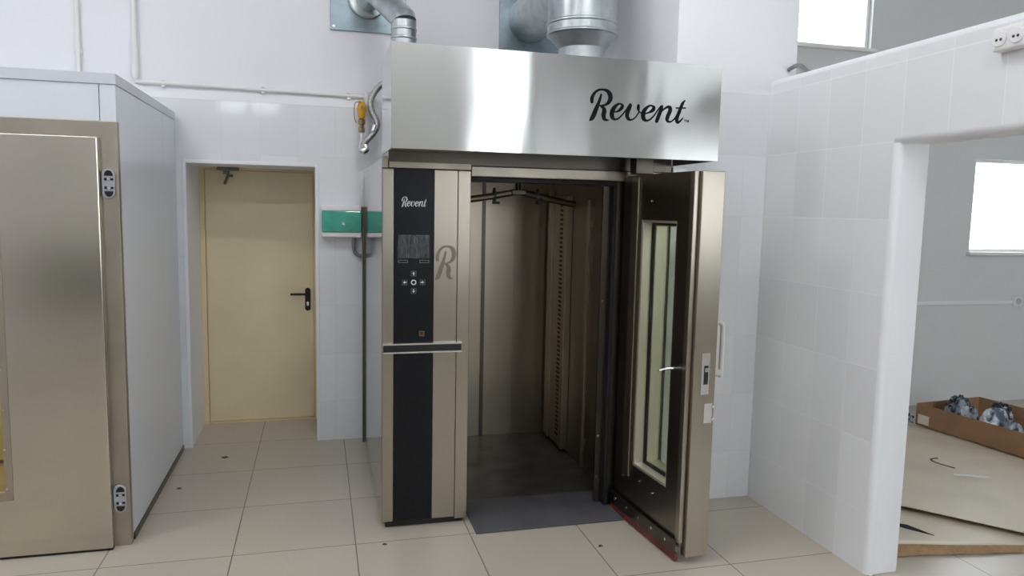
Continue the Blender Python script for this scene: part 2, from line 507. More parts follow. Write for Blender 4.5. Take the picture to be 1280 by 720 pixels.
# outer walls: left, rear with two tall windows, far right
struct(MB().box(LEFT - .15, LEFT, REAR, 0.0, 0, CEIL).build('wall_left', 'plaster'))
struct(MB().box(FAR, FAR + .15, REAR, 0.0, 0, CEIL).build('wall_far_right', 'plaster_grey'))
RW = [(-1.60, -1.12, 3.18, 3.9), (-1.06, -.60, 3.18, 3.9), (1.84, 2.38, 0.9, 3.9), (4.2, 6.2, 1.2, 3.3)]  # all unseen; the last one is sized to brighten the second room
b = MB()
px = LEFT - .15
for (x0, x1, z0, z1) in RW:
    b.box(px, x0, REAR - .15, REAR, 0, CEIL)
    b.box(x0, x1, REAR - .15, REAR, 0, z0).box(x0, x1, REAR - .15, REAR, z1, CEIL)
    px = x1
b.box(px, FAR + .15, REAR - .15, REAR, 0, CEIL)
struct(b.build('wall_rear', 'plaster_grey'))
struct(MB().box(2.385, 2.497, REAR, REAR + .05, 0, CEIL).build('wall_rear_reflection_post', 'reflection_grey'), 'unseen dark post added for the hood reflection')  # unseen post added to put a dark stripe in the hood
struct(MB().box(LEFT, 1.80, REAR, REAR + .012, .35, 1.15).build('wall_rear_reflection_band', 'reflection_grey'), 'unseen dark band added to the rear wall for steel reflections')  # unseen band added to darken what the steel fronts reflect

def window(n, x0, x1, z0, z1, y, sill=True, depth=.05, dep=.08, fw_=.03, label=None):
    f = struct(MB().ring((x0, x1, z0, z1), (x0 + fw_, x1 - fw_, z0 + fw_, z1 - fw_), y, y + depth, 1).build('window_%d' % n, 'white_plastic', bevel=.005), label)
    MB().box(x0 + fw_, x1 - fw_, y + .02, y + .03, z0 + fw_, z1 - fw_).build('window_pane', 'glass', f)
    if sill:
        MB().box(x0 - .03, x1 + .03, y - dep, y + .0, z0 - .025, z0 + .005).build('window_sill', 'white_plastic', f, bevel=.004)
    return f
window(1, *W1, .04, label='white high window above the partition')
window(2, *W2, .04, label='white window of the second room')
for k, w in enumerate(RW):
    window(3 + k, *w, REAR - .1, sill=False)

# ------------------------------------------------------------------ yellow door in the recess
b = MB()
b.ring((DL - .02, DR + .02, 0.0, DZ + .03), (DL + .035, DR - .02, 0.008, DZ - .018), RD - .03, RD + .06, 1)
fr = b.build('door_1', 'yellow_frame', bevel=.003)
struct(fr, 'cream yellow metal door in a recess, black lever handle')
leaf = MB().box(DL + .037, DR - .022, RD, RD + .05, .01, DZ - .02).build('door_leaf', 'yellow_door', fr, bevel=.003)
b = MB()
hx, hz = -.098, .965
b.prism([(hx + .021 * math.cos(a * math.pi / 10), hz + (.07 if a < 10 else -.07) + .021 * math.sin(a * math.pi / 10)) for a in range(20)], RD - .012, RD, 1)
h = b.build('door_handle', 'black', fr, bevel=.003)
b = MB()
b.tube(spline([(hx, RD - .01, hz + .045), (hx, RD - .045, hz + .045), (hx - .012, RD - .058, hz + .045), (hx - .13, RD - .056, hz + .045)], 5), .0095, 12)
b.build('lever', 'black', h, smooth=50)
b = MB()
b.prism([(hx + .008 * math.cos(a * math.pi / 8), hz - .035 + (.010 if a < 8 else -.010) + .008 * math.sin(a * math.pi / 8)) for a in range(16)], RD - .016, RD - .011, 1)
b.build('keyhole', 'chrome', h)
# bare fixing plate of the door closer, hanging under the lintel
b = MB()
b.box(-.74, -.59, RD - .09, RD - .03, DZ - .025, DZ - .001)
b.box(-.70, -.655, RD - .075, RD - .045, DZ - .05, DZ - .025)
b.tube([(-.665, RD - .06, DZ - .04), (-.67, RD - .07, DZ - .075), (-.69, RD - .08, DZ - .125)], .011, 10)
b.cyl((-.675, RD - .06, DZ - .062), (-.63, RD - .06, DZ - .062), .010, 12)
o = b.build('door_closer_bracket', 'brass_grey', bevel=.002)
tag(o, 'small grey metal closer bracket above the yellow door', 'bracket')

# ------------------------------------------------------------------ white cold-room style cabinet at the side
CX, CF, CB, CZ_ = -.929, -1.524, -.048, 2.297
CL = LEFT + .02
t = thing('proofing_cabinet', (-2.1, -.8, 0), 'large white panelled cabinet with stainless steel door', 'cabinet')
b = MB()
P_ = .06
b.box(CX - P_, CX, CF + .001, -.46, .02, 2.245)
b.box(CX - P_, CX, -.457, CB, .02, 2.245)
b.build('side_panel', 'panel', t, bevel=.002)
b = MB()
b.box(CL, CX - P_ - .002, CB - P_, CB, .02, 2.245)
b.build('back_panel', 'panel', t, bevel=.002)
b = MB()
b.box(CL, CX, CF, CB, 2.246, 2.29)
b.build('roof_panel', 'panel', t, bevel=.002)
b = MB()
b.box(CL, CL + P_, CF, CB - P_ - .002, .02, 2.245)
b.build('side_panel', 'panel', t, bevel=.002)
b = MB()
b.box(-1.0 + .002, CX - P_ - .001 + .06, CF, CF + P_, 2.075, 2.245).box(CL + P_, -1.0 - .002, CF, CF + P_, 2.075, 2.245)
b.box(CL + P_ + .001, -2.2, CF, CF + P_, .02, 2.074)
b.build('front_panel', 'panel', t, bevel=.002)
b = MB()   # flashing along the roof edge, in two lengths
b.box(CL, CX + .004, CF - .005, CF + .012, 2.246, CZ_)
b.box(CX - .012, CX + .004, CF + .012, -.926, 2.246, CZ_)
b.box(CX - .012, CX + .004, -.922, CB, 2.246, CZ_)
b.build('roof_flashing', 'panel_trim', t, bevel=.002)
b = MB()
b.box(CX - .001, CX + .006, CF + .05, CB, 0.0, .035)
b.build('base_channel', 'steel_dark', t)
fr = MB().ring((-2.22, CX + .004, 0.0, 2.076), (-2.12, -1.005, .0, 1.985), CF - .012, CF + .03, 1).build('door_frame', 'steel_frame', t, bevel=.004)
# leaf with a window
WX0, WX1, WZ0, WZ1 = -1.72, -1.412, .29, 1.765
d = MB().ring((-2.13, -.998, .012, 1.997), (WX0 + .03, WX1 - .03, WZ0 + .03, WZ1 - .03), CF - .062, CF - .013, 1).build('door', 'steel_door', t, bevel=.006)
MB().ring((WX0, WX1, WZ0, WZ1), (WX0 + .032, WX1 - .032, WZ0 + .046, WZ1 - .046), CF - .068, CF - .050, 1).build('window_frame', 'steel_frame', d, bevel=.003)
MB().box(WX0 + .031, WX1 - .031, CF - .047, CF - .041, WZ0 + .031, WZ1 - .031).build('window_pane', 'glass', d)
MB().box(-2.12, -1.0, CF - .055, CF - .018, 0.0, .013).build('bottom_seal', 'rubber', d)
each('rivet', 'chrome', d, [lambda q, k=k: q.cyl((WX1 - .023, CF - .071, WZ0 + .06 + k * .19), (WX1 - .023, CF - .067, WZ0 + .06 + k * .19), .005, 8) for k in range(8)])
for hz in (1.785, .247):
    hx = -.968
    b = MB()
    def capsule(x0, r, hh, n=12):
        return [(x0 + r * math.cos(a * math.pi / n), hz + (hh if a <= n else -hh) + r * math.sin(a * math.pi / n)) for a in range(2 * n)]
    b.prism(capsule(hx, .028, .042), CF - .03, CF - .013, 1)
    hg = b.build('hinge', 'hinge_grey', t, bevel=.004)
    for s_ in (1, -1):
        b = MB()
        b.prism([(hx + .004 + .019 * math.cos(a * math.pi / 10), hz + s_ * (.036 + .026 * math.sin(a * math.pi / 10))) for a in range(11)], CF - .034, CF - .028, 1)
        b.box(hx - .015, hx - .004, CF - .034, CF - .028, hz + s_ * .020 - .006, hz + s_ * .020 + .006)
        b.box(hx + .012, hx + .024, CF - .034, CF - .028, hz + s_ * .020 - .005, hz + s_ * .020 + .005)
        b.build('hinge_cap', 'black', hg)
        MB().cyl((hx + .004, CF - .036, hz + s_ * .022), (hx + .004, CF - .028, hz + s_ * .022), .006, 10).build('pin', 'chrome', hg)
MB().box(CL + P_, CX - P_, CB - P_ - .012, CB - P_ - .002, .03, 2.2).build('lining', 'cabin_in', t)
lp = MB().lathe([(.09, 2.245), (.09, 2.22), (.07, 2.19), (.02, 2.175)], (-1.7, -.9), 24).build('lamp', 'warm_lamp', t, smooth=60)

# ------------------------------------------------------------------ the rack oven
OL, OF, OB, OR = .301, -1.616, -.092, 1.905
OX, HX = .757, 1.575           # chamber opening
t = thing('rack_oven', (1.1, -.9, 0), 'tall stainless steel rack oven with its door open', 'oven')
# body shell
b = MB()
b.box(OL, OL + .004, OF + .03, OB, .03, 1.95)
b.build('side_panel', 'steel_side', t)
b = MB()
b.box(OL + .005, OX - .002, OF + .04, OB, .035, 1.90)
b.box(OL + .005, OR, OB - .1, OB, .035, 1.95)
b.box(OL + .005, OR, OF + .05, OB, 1.905, 1.95)
b.box(1.662, OR - .005, OF + .15, OB - .1, .035, 1.905)
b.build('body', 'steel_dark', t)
MB().box(OR - .004, OR, OF + .03, OB, .03, 1.95).build('side_panel', 'steel_side', t)
MB().box(.2885, OL - .001, -.112, -.062, .0, 1.70).build('gap_shade_strip', 'steel_dark', t)  # dark strip standing in for the shade between oven and wall
# column front, from the side inwards
ZB, ZT = .036, 1.897
MB().box(OL, .36, OF, OF + .04, ZB, ZT).build('corner_panel', 'steel', t, bevel=.004)
s = MB().box(.361, .5645, OF - .002, OF + .035, ZB + .004, ZT - .001).build('control_strip', 'black_glass', t, bevel=.002)
fp = MB().box(.566, .6885, OF, OF + .035, ZB, ZT - .001).build('front_panel', 'steel', t, bevel=.002)
MB().box(.690, OX, OF - .001, OF + .06, ZB - .012, ZT).build('door_post', 'steel', t, bevel=.003)
b = MB()
b.box(OL, .33, OF + .004, OF + .03, ZT + .003, 1.958)
b.box(.334, OX, OF - .004, OF + .03, ZT + .004, 1.932)
b.build('top_rail', 'steel_frame', t, bevel=.002)
MB().box(.334, OR - .005, OF + .012, OF + .03, 1.9265, 2.40).build('upper_panel', 'steel_dark', t)
MB().box(OL + .02, OX - .02, OF + .02, OF + .5, 0.0, .034).build('plinth', 'black', t)
# bar across the column
br = MB().box(.307, .713, OF - .022, OF - .001, .957, .992).build('bumper_bar', 'black', t, bevel=.002)
b = MB()
b.box(.305, .715, OF - .025, OF - .001, .992, 1.001).box(.305, .715, OF - .025, OF - .001, .948, .957)
b.build('bar_edge', 'chrome', br, bevel=.0015)
# things printed and set on the black strip
b = MB()
strokes(b, fit(LOGO[:11], .398, .526, 1.703, 1.757), lambda x, z: (x, z), OF - .0032, OF - .0021, 5)
b.build('logo_lettering', 'white_print', s)
MB().box(.379, .543, OF - .006, OF - .002, 1.440, 1.562).build('display', 'screen', s, bevel=.002)
for x0 in (.381, .491):
    MB().ring((x0, x0 + .05, 1.418, 1.433), (x0 + .003, x0 + .047, 1.421, 1.430), OF - .0034, OF - .0021, 1).build('soft_key', 'grey_print', s)
def keypad(cx, cz, ang):
    b_ = MB()
    b_.ring((cx - .0135, cx + .0135, cz - .0135, cz + .0135), (cx - .0115, cx + .0115, cz - .0115, cz + .0115), OF - .0032, OF - .0021, 1)
    k = b_.build('arrow_key', 'grey_print', s)
    b_ = MB()
    pts = [(-.003, -.009), (.003, -.009), (.003, 0), (.008, 0), (0, .009), (-.008, 0), (-.003, 0)]
    ca, sa = math.cos(R(ang)), math.sin(R(ang))
    b_.prism([(cx + x * ca - z * sa, cz + x * sa + z * ca) for x, z in pts], OF - .0033, OF - .0021, 1)
    b_.build('arrow', 'white_print', k)
KX, KZ = .4615, 1.317
keypad(KX, KZ + .0455, 0); keypad(KX, KZ - .0455, 180); keypad(KX - .046, KZ, 90); keypad(KX + .046, KZ, -90)
def annulus(b_, cx, cz, ro, ri, y0, y1, n=28):
    for k in range(n):
        a0, a1 = 2 * math.pi * k / n, 2 * math.pi * (k + 1) / n
        q = [(ro, a0), (ro, a1), (ri, a1), (ri, a0)]
        b_.prism([(cx + r_ * math.cos(a), cz + r_ * math.sin(a)) for r_, a in q], y0, y1, 1)
    return b_
annulus(MB(), KX, KZ, .0140, .0088, OF - .0034, OF - .0021).build('enter_key', 'white_print', s)
b = MB()
b.ring((.492, .519, 1.034, 1.061), (.496, .515, 1.038, 1.057), OF - .0033, OF - .0021, 1)
pk = b.build('power_key', 'grey_print', s)
annulus(MB(), .5055, 1.046, .0075, .0045, OF - .0034, OF - .0021, 18).build('power_symbol', 'orange_print', pk)
# large pale R on the steel panel, printed in thin rows
b = MB()
strokes(b, fit(LOGO[:3], .573, .683, 1.328, 1.510), lambda x, z: (x, z), OF - .0012, OF - .0002, 8)
b.build('emblem', 'etch', fp)
# chamber
b = MB()
b.box(OX + .001, 1.661, OB - .115, OB - .101, .03, 1.905)
b.build('chamber_back', 'steel_in', t)
b = MB()
b.box(1.128, 1.153, OB - .125, OB - .1155, .03, 1.89)
b.build('back_seam', 'steel_dark', t)
b = MB()
b.box(1.37, 1.376, OB - .121, OB - .1155, .03, 1.89).box(1.63, 1.655, OB - .135, OB - .1155, .03, 1.89)
b.build('back_ribs', 'steel_in', t)
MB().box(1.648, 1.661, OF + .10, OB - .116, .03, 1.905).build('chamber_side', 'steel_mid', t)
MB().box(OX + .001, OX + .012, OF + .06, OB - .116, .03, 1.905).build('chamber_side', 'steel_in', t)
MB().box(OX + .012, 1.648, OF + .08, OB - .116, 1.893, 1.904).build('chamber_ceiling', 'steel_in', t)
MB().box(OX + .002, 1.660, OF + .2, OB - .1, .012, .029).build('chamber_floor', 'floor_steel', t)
# air column with slots in the rear corner
b = MB()
b.box(1.600, 1.647, -.70, -.66, .05, 1.80).box(1.600, 1.647, -.40, -.36, .05, 1.80).box(1.612, 1.647, -.657, -.403, .05, 1.80)
ac = b.build('air_column', 'steel_in', t, bevel=.003)
b = MB()
for k in range(52):
    z = .12 + k * .0315
    b.box(1.6095, 1.6115, -.60, -.54, z, z + .016)
b.build('slots', 'black', ac)
MB().box(1.615, 1.647, -.30, -.25, .05, 1.84).build('corner_rib', 'steel_in', t, bevel=.003)
b = MB()
b.box(1.612, 1.630, -1.085, -1.05, .06, 1.77).box(1.63, 1.6475, -1.075, -1.06, .2, .24).box(1.63, 1.6475, -1.075, -1.06, 1.6, 1.64)
b.build('bumper_rail', 'steel', t, bevel=.003)
# rack lift hanging from the chamber ceiling
b = MB()
b.cyl((1.205, -.9, 1.80), (1.205, -.9, 1.892), .017, 16)
b.box(1.16, 1.25, -.93, -.87, 1.795, 1.825)
lf = b.build('rack_lift', 'steel_dark', t, bevel=.004)
for pts in ([(1.18, -.9, 1.81), (1.05, -.91, 1.785), (.80, -.95, 1.745)], [(1.23, -.9, 1.81), (1.36, -.88, 1.785), (1.615, -.80, 1.742)]):
    MB().tube(pts, .021, 14).build('lift_arm', 'steel', lf, smooth=50)
for x, y in ((1.05, -.91), (1.34, -.88)):
    b = MB()
    b.box(x - .008, x + .008, y - .022, y + .022, 1.75, 1.82).box(x - .008, x + .03, y - .022, y + .022, 1.735, 1.75).cyl((x, y, 1.81), (x, y, 1.835), .009, 10)
    b.build('lift_hook', 'black', lf, bevel=.003)
# header and seals round the opening
b = MB()
b.box(OX, 1.90, OF - .004, OF + .05, 1.868, 1.925)
b.build('header', 'steel_frame', t, bevel=.006)
b = MB()
b.box(OX, 1.58, OF + .002, OF + .05, 1.842, 1.867)
b.box(1.556, 1.578, OF + .0, OF + .05, .03, 1.842)
b.build('door_seal', 'rubber', t, bevel=.004)
b = MB()
b.box(1.579, OR - .001, OF + .02, OF + .14, .03, 1.867).box(1.60, 1.66, OF + .05, OF + .2, .03, 1.867)
b.build('hinge_post', 'steel_dark', t)
b = MB()
b.box(1.518, 1.555, OF + .055, OF + .075, .03, 1.842)
b.build('opening_liner', 'steel_dark', t)
each('screw_head', 'chrome', t, [lambda q, z=z: q.cyl((1.53, OF + .050, z), (1.53, OF + .056, z), .007, 10) for z in (.18, .42, 1.2)])
# ramp
b = MB()
b.prism([(-1.785, .003), (-1.785, .006), (-1.415, .032), (-1.40, .032), (-1.40, .003)], .777, 1.64, 0)
b.build('ramp', 'ramp', t)
# hood
HF, HB, HZ0, HZ1 = -2.093, -1.618, 1.961, 2.418
HL, HR = .299, 1.905
b = MB()
b.box(HL, HR, HF, HF + .004, HZ0, HZ1)
b.box(HL, HR, HF + .004, HB, HZ1 - .004, HZ1)
b.box(HR - .004, HR, HF + .004, HB, HZ0, HZ1 - .004)
b.box(HL + .004, HR - .004, HF + .004, HF + .03, HZ0, HZ0 + .004)
hd = b.build('hood', 'steel_hood', t)
MB().box(HL, HL + .004, HF + .004, HB, HZ0, HZ1 - .004).build('hood_side', 'steel_side', hd)
b = MB()
b.box(.334, .745, HF + .03, HB - .001, 1.985, 1.99)
b.build('hood_underside', 'steel_frame', hd)
b = MB()
b.prism([(HF + .03, 1.968), (HF + .03, 1.973), (HB - .1, 2.035), (HB, 2.035), (HB, 2.03), (HB - .1, 2.03)], .757, HR - .006, 0)
b.build('grease_baffle', 'steel_dark', hd)
b = MB()
strokes(b, LOGO, lambda x, z: (1.22 + x, 2.15 + z), HF - .0015, HF - .0001, 8)
b.build('logo_lettering', 'logo', hd)
MB().box(1.60, 1.70, -1.80, -1.72, 1.90, 1.985).build('hinge_bracket', 'steel_dark', t, bevel=.004)

# the open door, laid out along its own length s, thickness t, height z
H0 = Vector((1.606, -1.630, 0))
dv = Vector((.0829, -.9966, 0))
nv = Vector((.9966, .0829, 0))
def dx(p):
    return H0 + dv * p.x + nv * p.y + Vector((0, 0, p.z))
DLN, DT, DZ0, DZ1 = .712, .150, .075, 1.897
O_ = (.205, .545, .335, 1.662)
b = MB(dx)
b.ring((0, .66, DZ0, DZ1), O_, .006, DT, 1)
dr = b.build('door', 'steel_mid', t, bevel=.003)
b = MB(dx)
b.box(.668, DLN, .028, DT, DZ0 - .035, DZ1).box(.661, .6679, .02, DT, DZ0, DZ1)
b.build('edge_profile', 'steel', dr, bevel=.004)
b = MB(dx)
b.box(.655, .690, .0, .026, DZ0 + .03, DZ1).box(.105, .175, -.004, .0055, .26, DZ1 - .012)
b.build('seal_channel', 'steel', dr, bevel=.003)
b = MB(dx)
b.box(.664, .6675, .004, .0195, .09, DZ1)
b.build('door_gasket', 'rubber', dr)
# window: reveal, two panes, dark edge seals
b = MB(dx)
b.ring((O_[0] - .001, O_[1] + .001, O_[2] - .001, O_[3] + .001), (O_[0] + .012, O_[1] - .012, O_[2] + .012, O_[3] - .012), .010, .075, 1)
b.ring((O_[0] + .0, O_[1] - .0, O_[2] + .0, O_[3] - .0), (O_[0] + .03, O_[1] - .03, O_[2] + .03, O_[3] - .03), .0765, .145, 1)
wf = b.build('window_frame', 'reveal', dr, bevel=.002)
b = MB(dx)
b.ring((O_[0] + .012, O_[1] - .012, O_[2] + .012, O_[3] - .012), (O_[0] + .024, O_[1] - .024, O_[2] + .024, O_[3] - .024), .062, .076, 1)
b.build('pane_seal', 'rubber', wf)
MB(dx).box(O_[0] + .014, O_[1] - .014, .066, .072, O_[2] + .014, O_[3] - .014).build('inner_pane', 'glass_dim', wf)
MB(dx).box(O_[0] + .02, O_[1] - .02, .135, .141, O_[2] + .02, O_[3] - .02).build('outer_pane', 'glass_dim', wf)
# bottom plate with screws and the red wiper strip
b = MB(dx)
b.box(-.02, .66, -.010, .004, .045, .118)
kp = b.build('kick_plate', 'steel_dark', dr, bevel=.002)
each('screw_head', 'chrome', kp, [lambda q, k=k: q.cyl((.05 + k * .135, -.014, .088), (.05 + k * .135, -.009, .088), .008, 12) for k in range(5)], xf=dx)
each('screw_head', 'chrome', dr, [lambda q, s_=s_, z=z: q.cyl((s_, .001, z), (s_, .007, z), .005, 10) for s_, z in ((.11, .245), (.28, .27), (.42, .255), (.30, 1.76))], xf=dx)
MB(dx).box(-.02, .668, -.004, .012, .008, .046).build('wiper_strip', 'red', dr)
# lock plates on the free edge
b = MB(dx)
b.box(DLN, DLN + .004, .068, .112, .845, 1.045)
lk = b.build('lock_plate', 'chrome', dr, bevel=.001)
MB(dx).box(DLN + .0035, DLN + .006, .082, .104, .895, .985).build('lock_slot', 'black', lk)
b = MB(dx)
b.box(DLN + .004, DLN + .009, .084, .102, .955, .975)
b.build('latch_bolt', 'chrome', lk)
b = MB(dx)
b.box(DLN, DLN + .004, .092, .136, .705, .80)
for s_ in (.722, .783):
    b.cyl((DLN, .142, s_), (DLN + .010, .142, s_), .008, 10)
b.build('strike_plate', 'chrome', dr, bevel=.001)
b = MB(dx)
b.tube(spline([(.60, .002, .955), (.60, -.018, .955), (.585, -.05, .95), (.585, -.085, .945)], 4), .006, 10)
b.build('inner_release', 'chrome', dr, smooth=50)
# pull handle on the outside
b = MB(dx)
b.tube(spline([(.64, DT, 1.175), (.64, DT + .05, 1.180), (.64, DT + .075, 1.165), (.64, DT + .08, 1.13), (.64, DT + .08, 1.0), (.64, DT + .08, .905)], 6), .0125, 16)
b.cyl((.64, DT, .93), (.64, DT + .07, .93), .018, 18)
b.build('door_handle', 'handle', dr, smooth=50)

# ------------------------------------------------------------------ ventilation
t = thing('round_duct', (.518, -.6, 1.95), 'slim galvanised elbow duct rising behind the hood corner', 'duct')
b = MB()
b.cyl((.518, -.6, 1.956), (.518, -.6, 2.868), .078, 28)
b.build('pipe', 'galv', t, smooth=40)
b = MB()
b.tube([(.518, -.6, 2.86), (.514, -.59, 2.885), (.355, -.31, 3.12), (.33, .01, 3.14)], .080, 28)
b.build('elbow', 'galv', t, smooth=25)
each('clamp_ring', 'galv', t, [lambda q, z=z: q.lathe([(.079, z - .008), (.083, z - .004), (.083, z + .004), (.079, z + .008)], (.518, -.6), 28) for z in (2.76, 2.815)], smooth=60)
b = MB()
b.cyl((.33, -.01, 3.14), (.33, .03, 3.14), .128, 36)
b.tube([(.33 + .126 * math.cos(a * math.pi / 18), -.012, 3.14 + .126 * math.sin(a * math.pi / 18)) for a in range(37)], .006, 8)
b.build('wall_collar', 'galv', t, smooth=40)
o = MB().box(.078, .60, .012, .03, 2.922, 3.46).build('wall_plate', 'galv_plate', bevel=.002)
tag(o, 'grey metal plate on the wall behind the slim elbow duct', 'wall plate')
each('screw_head', 'chrome', o, [lambda q, x=x, z=z: q.cyl((x, .006, z), (x, .013, z), .008, 10) for x in (.10, .58) for z in (2.945, 3.44)])

t = thing('wide_duct', (1.512, -1.15, 1.95), 'wide galvanised duct with cone reducer above the oven', 'duct')
b = MB()
b.lathe([(.206, 2.80), (.206, 3.12), (.206, 3.30)], (1.512, -1.15), 40)
b.build('pipe', 'galv', t, smooth=40)
b = MB()
b.lathe([(.138, 1.956), (.138, 2.655), (.141, 2.66), (.203, 2.735), (.203, 2.74)], (1.512, -1.15), 40)
b.build('reducer', 'galv_soft', t, smooth=25)
b = MB()
b.lathe([(.206, 2.728), (.212, 2.732), (.212, 2.738), (.207, 2.745), (.207, 2.785), (.213, 2.79), (.213, 2.80), (.207, 2.806)], (1.512, -1.15), 40)
b.build('clamp_ring', 'galv', t, smooth=30)
b = MB()
b.tube([(1.512, -1.15, 3.10), (1.512, .02, 3.10)], .162, 36)
b.build('branch_pipe', 'galv', t, smooth=40)
o = MB().box(1.285, 1.75, .012, .03, 2.868, 3.36).build('wall_plate', 'galv_plate', bevel=.002)
tag(o, 'grey metal plate on the wall behind the wide duct', 'wall plate')
each('screw_head', 'chrome', o, [lambda q, x=x, z=z: q.cyl((x, .006, z), (x, .013, z), .008, 10) for x in (1.305, 1.73) for z in (2.89, 3.34)])

# ------------------------------------------------------------------ conduits on the back wall
def clip(parent, p, axis):
    b_ = MB()
    x, y, z = p
    if axis == 'z':
        b_.box(x - .022, x + .022, y - .004, .03, z - .012, z + .012).box(x - .026, x - .016, y - .016, y + .01, z - .010, z + .010).box(x + .016, x + .026, y - .016, y + .01, z - .010, z + .010)
    else:
        b_.box(x - .012, x + .012, y - .004, .03, z - .022, z + .022).box(x - .010, x + .010, y - .016, y + .01, z - .026, z - .016).box(x - .010, x + .010, y - .016, y + .01, z + .016, z + .026)
    b_.build('clip', 'white_plastic', parent, bevel=.002)
t = thing('conduit_pipe', (-1.5, 0, 2.3), 'white vertical conduit above the cabinet roof', 'conduit', None)
MB().cyl((-1.498, .005, 2.30), (-1.498, .005, CEIL), .014, 14).build('pipe', 'white_plastic', t, smooth=50)
for z in (2.655, 3.3):
    clip(t, (-1.498, .005, z), 'z')
t = thing('conduit_pipe', (-1.17, 0, 2.49), 'white vertical conduit meeting the horizontal conduit', 'conduit', None)
b = MB()
b.cyl((-1.165, .0, 2.50), (-1.165, .0, CEIL), .016, 14)
b.build('pipe', 'white_plastic', t, smooth=50)
MB().cyl((-1.165, .0, 2.51), (-1.165, .0, 2.60), .022, 14).build('coupling', 'white_plastic', t, smooth=50)
t = thing('conduit_pipe', (-.4, 0, 2.48), 'white horizontal conduit along the wall above the tile ledge', 'conduit', None)
b = MB()
b.cyl((-1.165, -.0, 2.490), (.300, -.0, 2.474), .012, 12)
b.build('pipe', 'white_plastic', t, smooth=50)
for x in (-1.0, -.37, .20):
    clip(t, (x, 0, 2.488 - (x + 1.16) * .011), 'x')
t = thing('conduit_pipe', (.322, -.05, 2.3), 'white vertical pipe beside the yellow valve', 'conduit', None)
MB().cyl((.325, -.05, 2.19), (.325, -.05, 2.49), .016, 14).build('pipe', 'white_plastic', t, smooth=50)
MB().cyl((.325, -.05, 2.455), (.325, -.05, 2.50), .022, 14).build('cap', 'white_plastic', t, smooth=50)

# gas valve with its fittings
t = thing('gas_valve', (.287, -.10, 2.1), 'yellow gas valve on a thin pipe beside the hood', 'valve')
vx, vy = .284, -.10
b = MB()
b.lathe([(.016, 2.31), (.022, 2.315), (.026, 2.335), (.030, 2.36), (.032, 2.385), (.026, 2.405), (.022, 2.42), (.018, 2.428)], (vx, vy), 20)
b.build('body', 'valve_yellow', t, smooth=40)
b = MB()
b.tube(spline([(vx - .01, vy - .03, 2.42), (vx - .045, vy - .035, 2.41), (vx - .052, vy - .035, 2.36), (vx - .048, vy - .035, 2.30), (vx - .035, vy - .035, 2.275)], 5), .006, 8, flat=(1, .5))
b.cyl((vx, vy - .02, 2.385), (vx, vy - .05, 2.385), .01, 10)
b.build('lever', 'brass', t, smooth=50)
b = MB()
b.lathe([(.017, 2.215), (.021, 2.22), (.021, 2.245), (.016, 2.25), (.016, 2.27), (.024, 2.272), (.024, 2.30), (.018, 2.308)], (vx, vy), 8)
b.build('fitting', 'brass', t)
b = MB()
b.cyl((vx, vy, 2.138), (vx, vy, 2.215), .010, 12)
b.build('pipe', 'white_plastic', t, smooth=50)
# braided hose from the valve up behind the hood
t = thing('braided_hose', (.35, -.12, 2.1), 'curved braided steel hose between valve and hood', 'hose')
b = MB()
b.tube(spline([(.295, -.13, 2.125), (.322, -.14, 2.165), (.375, -.14, 2.23), (.385, -.14, 2.29), (.352, -.13, 2.36), (.345, -.13, 2.43), (.385, -.14, 2.51), (.45, -.17, 2.55), (.56, -.24, 2.50), (.60, -.3, 2.2), (.60, -.3, 1.985)], 7), .0215, 14)
b.build('hose', 'braid', t, smooth=60)
b = MB()
b.tube(spline([(.284, -.10, 2.134), (.280, -.113, 2.10), (.29, -.13, 2.085), (.315, -.135, 2.10), (.30, -.13, 2.135)], 5), .024, 14)
b.build('elbow', 'chrome', t, smooth=60)
b = MB()
b.cyl((.365, -.14, 2.212), (.383, -.14, 2.262), .023, 6)
b.cyl((.313, -.137, 2.152), (.335, -.14, 2.182), .022, 6)
b.build('ferrule', 'chrome', t)
# round white box with a cable on the hood side
# distribution box with green cover
t = thing('switch_box', (.16, 0, 1.48), 'white wall box with translucent green cover', 'electrical box')
b = MB()
b.box(.008, .284, -.085, -T, 1.482, 1.708)
b.build('body', 'white_plastic', t, bevel=.012, seg=3)
MB().box(.010, .282, -.100, -.0855, 1.52, 1.668).build('cover', 'green', t, bevel=.006)
b = MB()
b.prism([(.148, 1.575), (.166, 1.568), (.168, 1.578), (.158, 1.59), (.152, 1.592)], -.1015, -.0995, 1)
b.build('cover_latch', 'white_plastic', t)
MB().box(.012, .280, -.098, -.0852, 1.669, 1.703).build('cover_rim', 'white_plastic', t, bevel=.004)
MB().box(.012, .280, -.092, -.0852, 1.487, 1.519).build('cover_rim', 'white_plastic', t, bevel=.004)
MB().tube(spline([(.232, -.05, 1.484), (.229, -.05, 1.42), (.24, -.05, 1.375), (.262, -.05, 1.355), (.286, -.05, 1.352)], 6), .0135, 12).build('flexible_conduit', 'grey_hose', t, smooth=60)

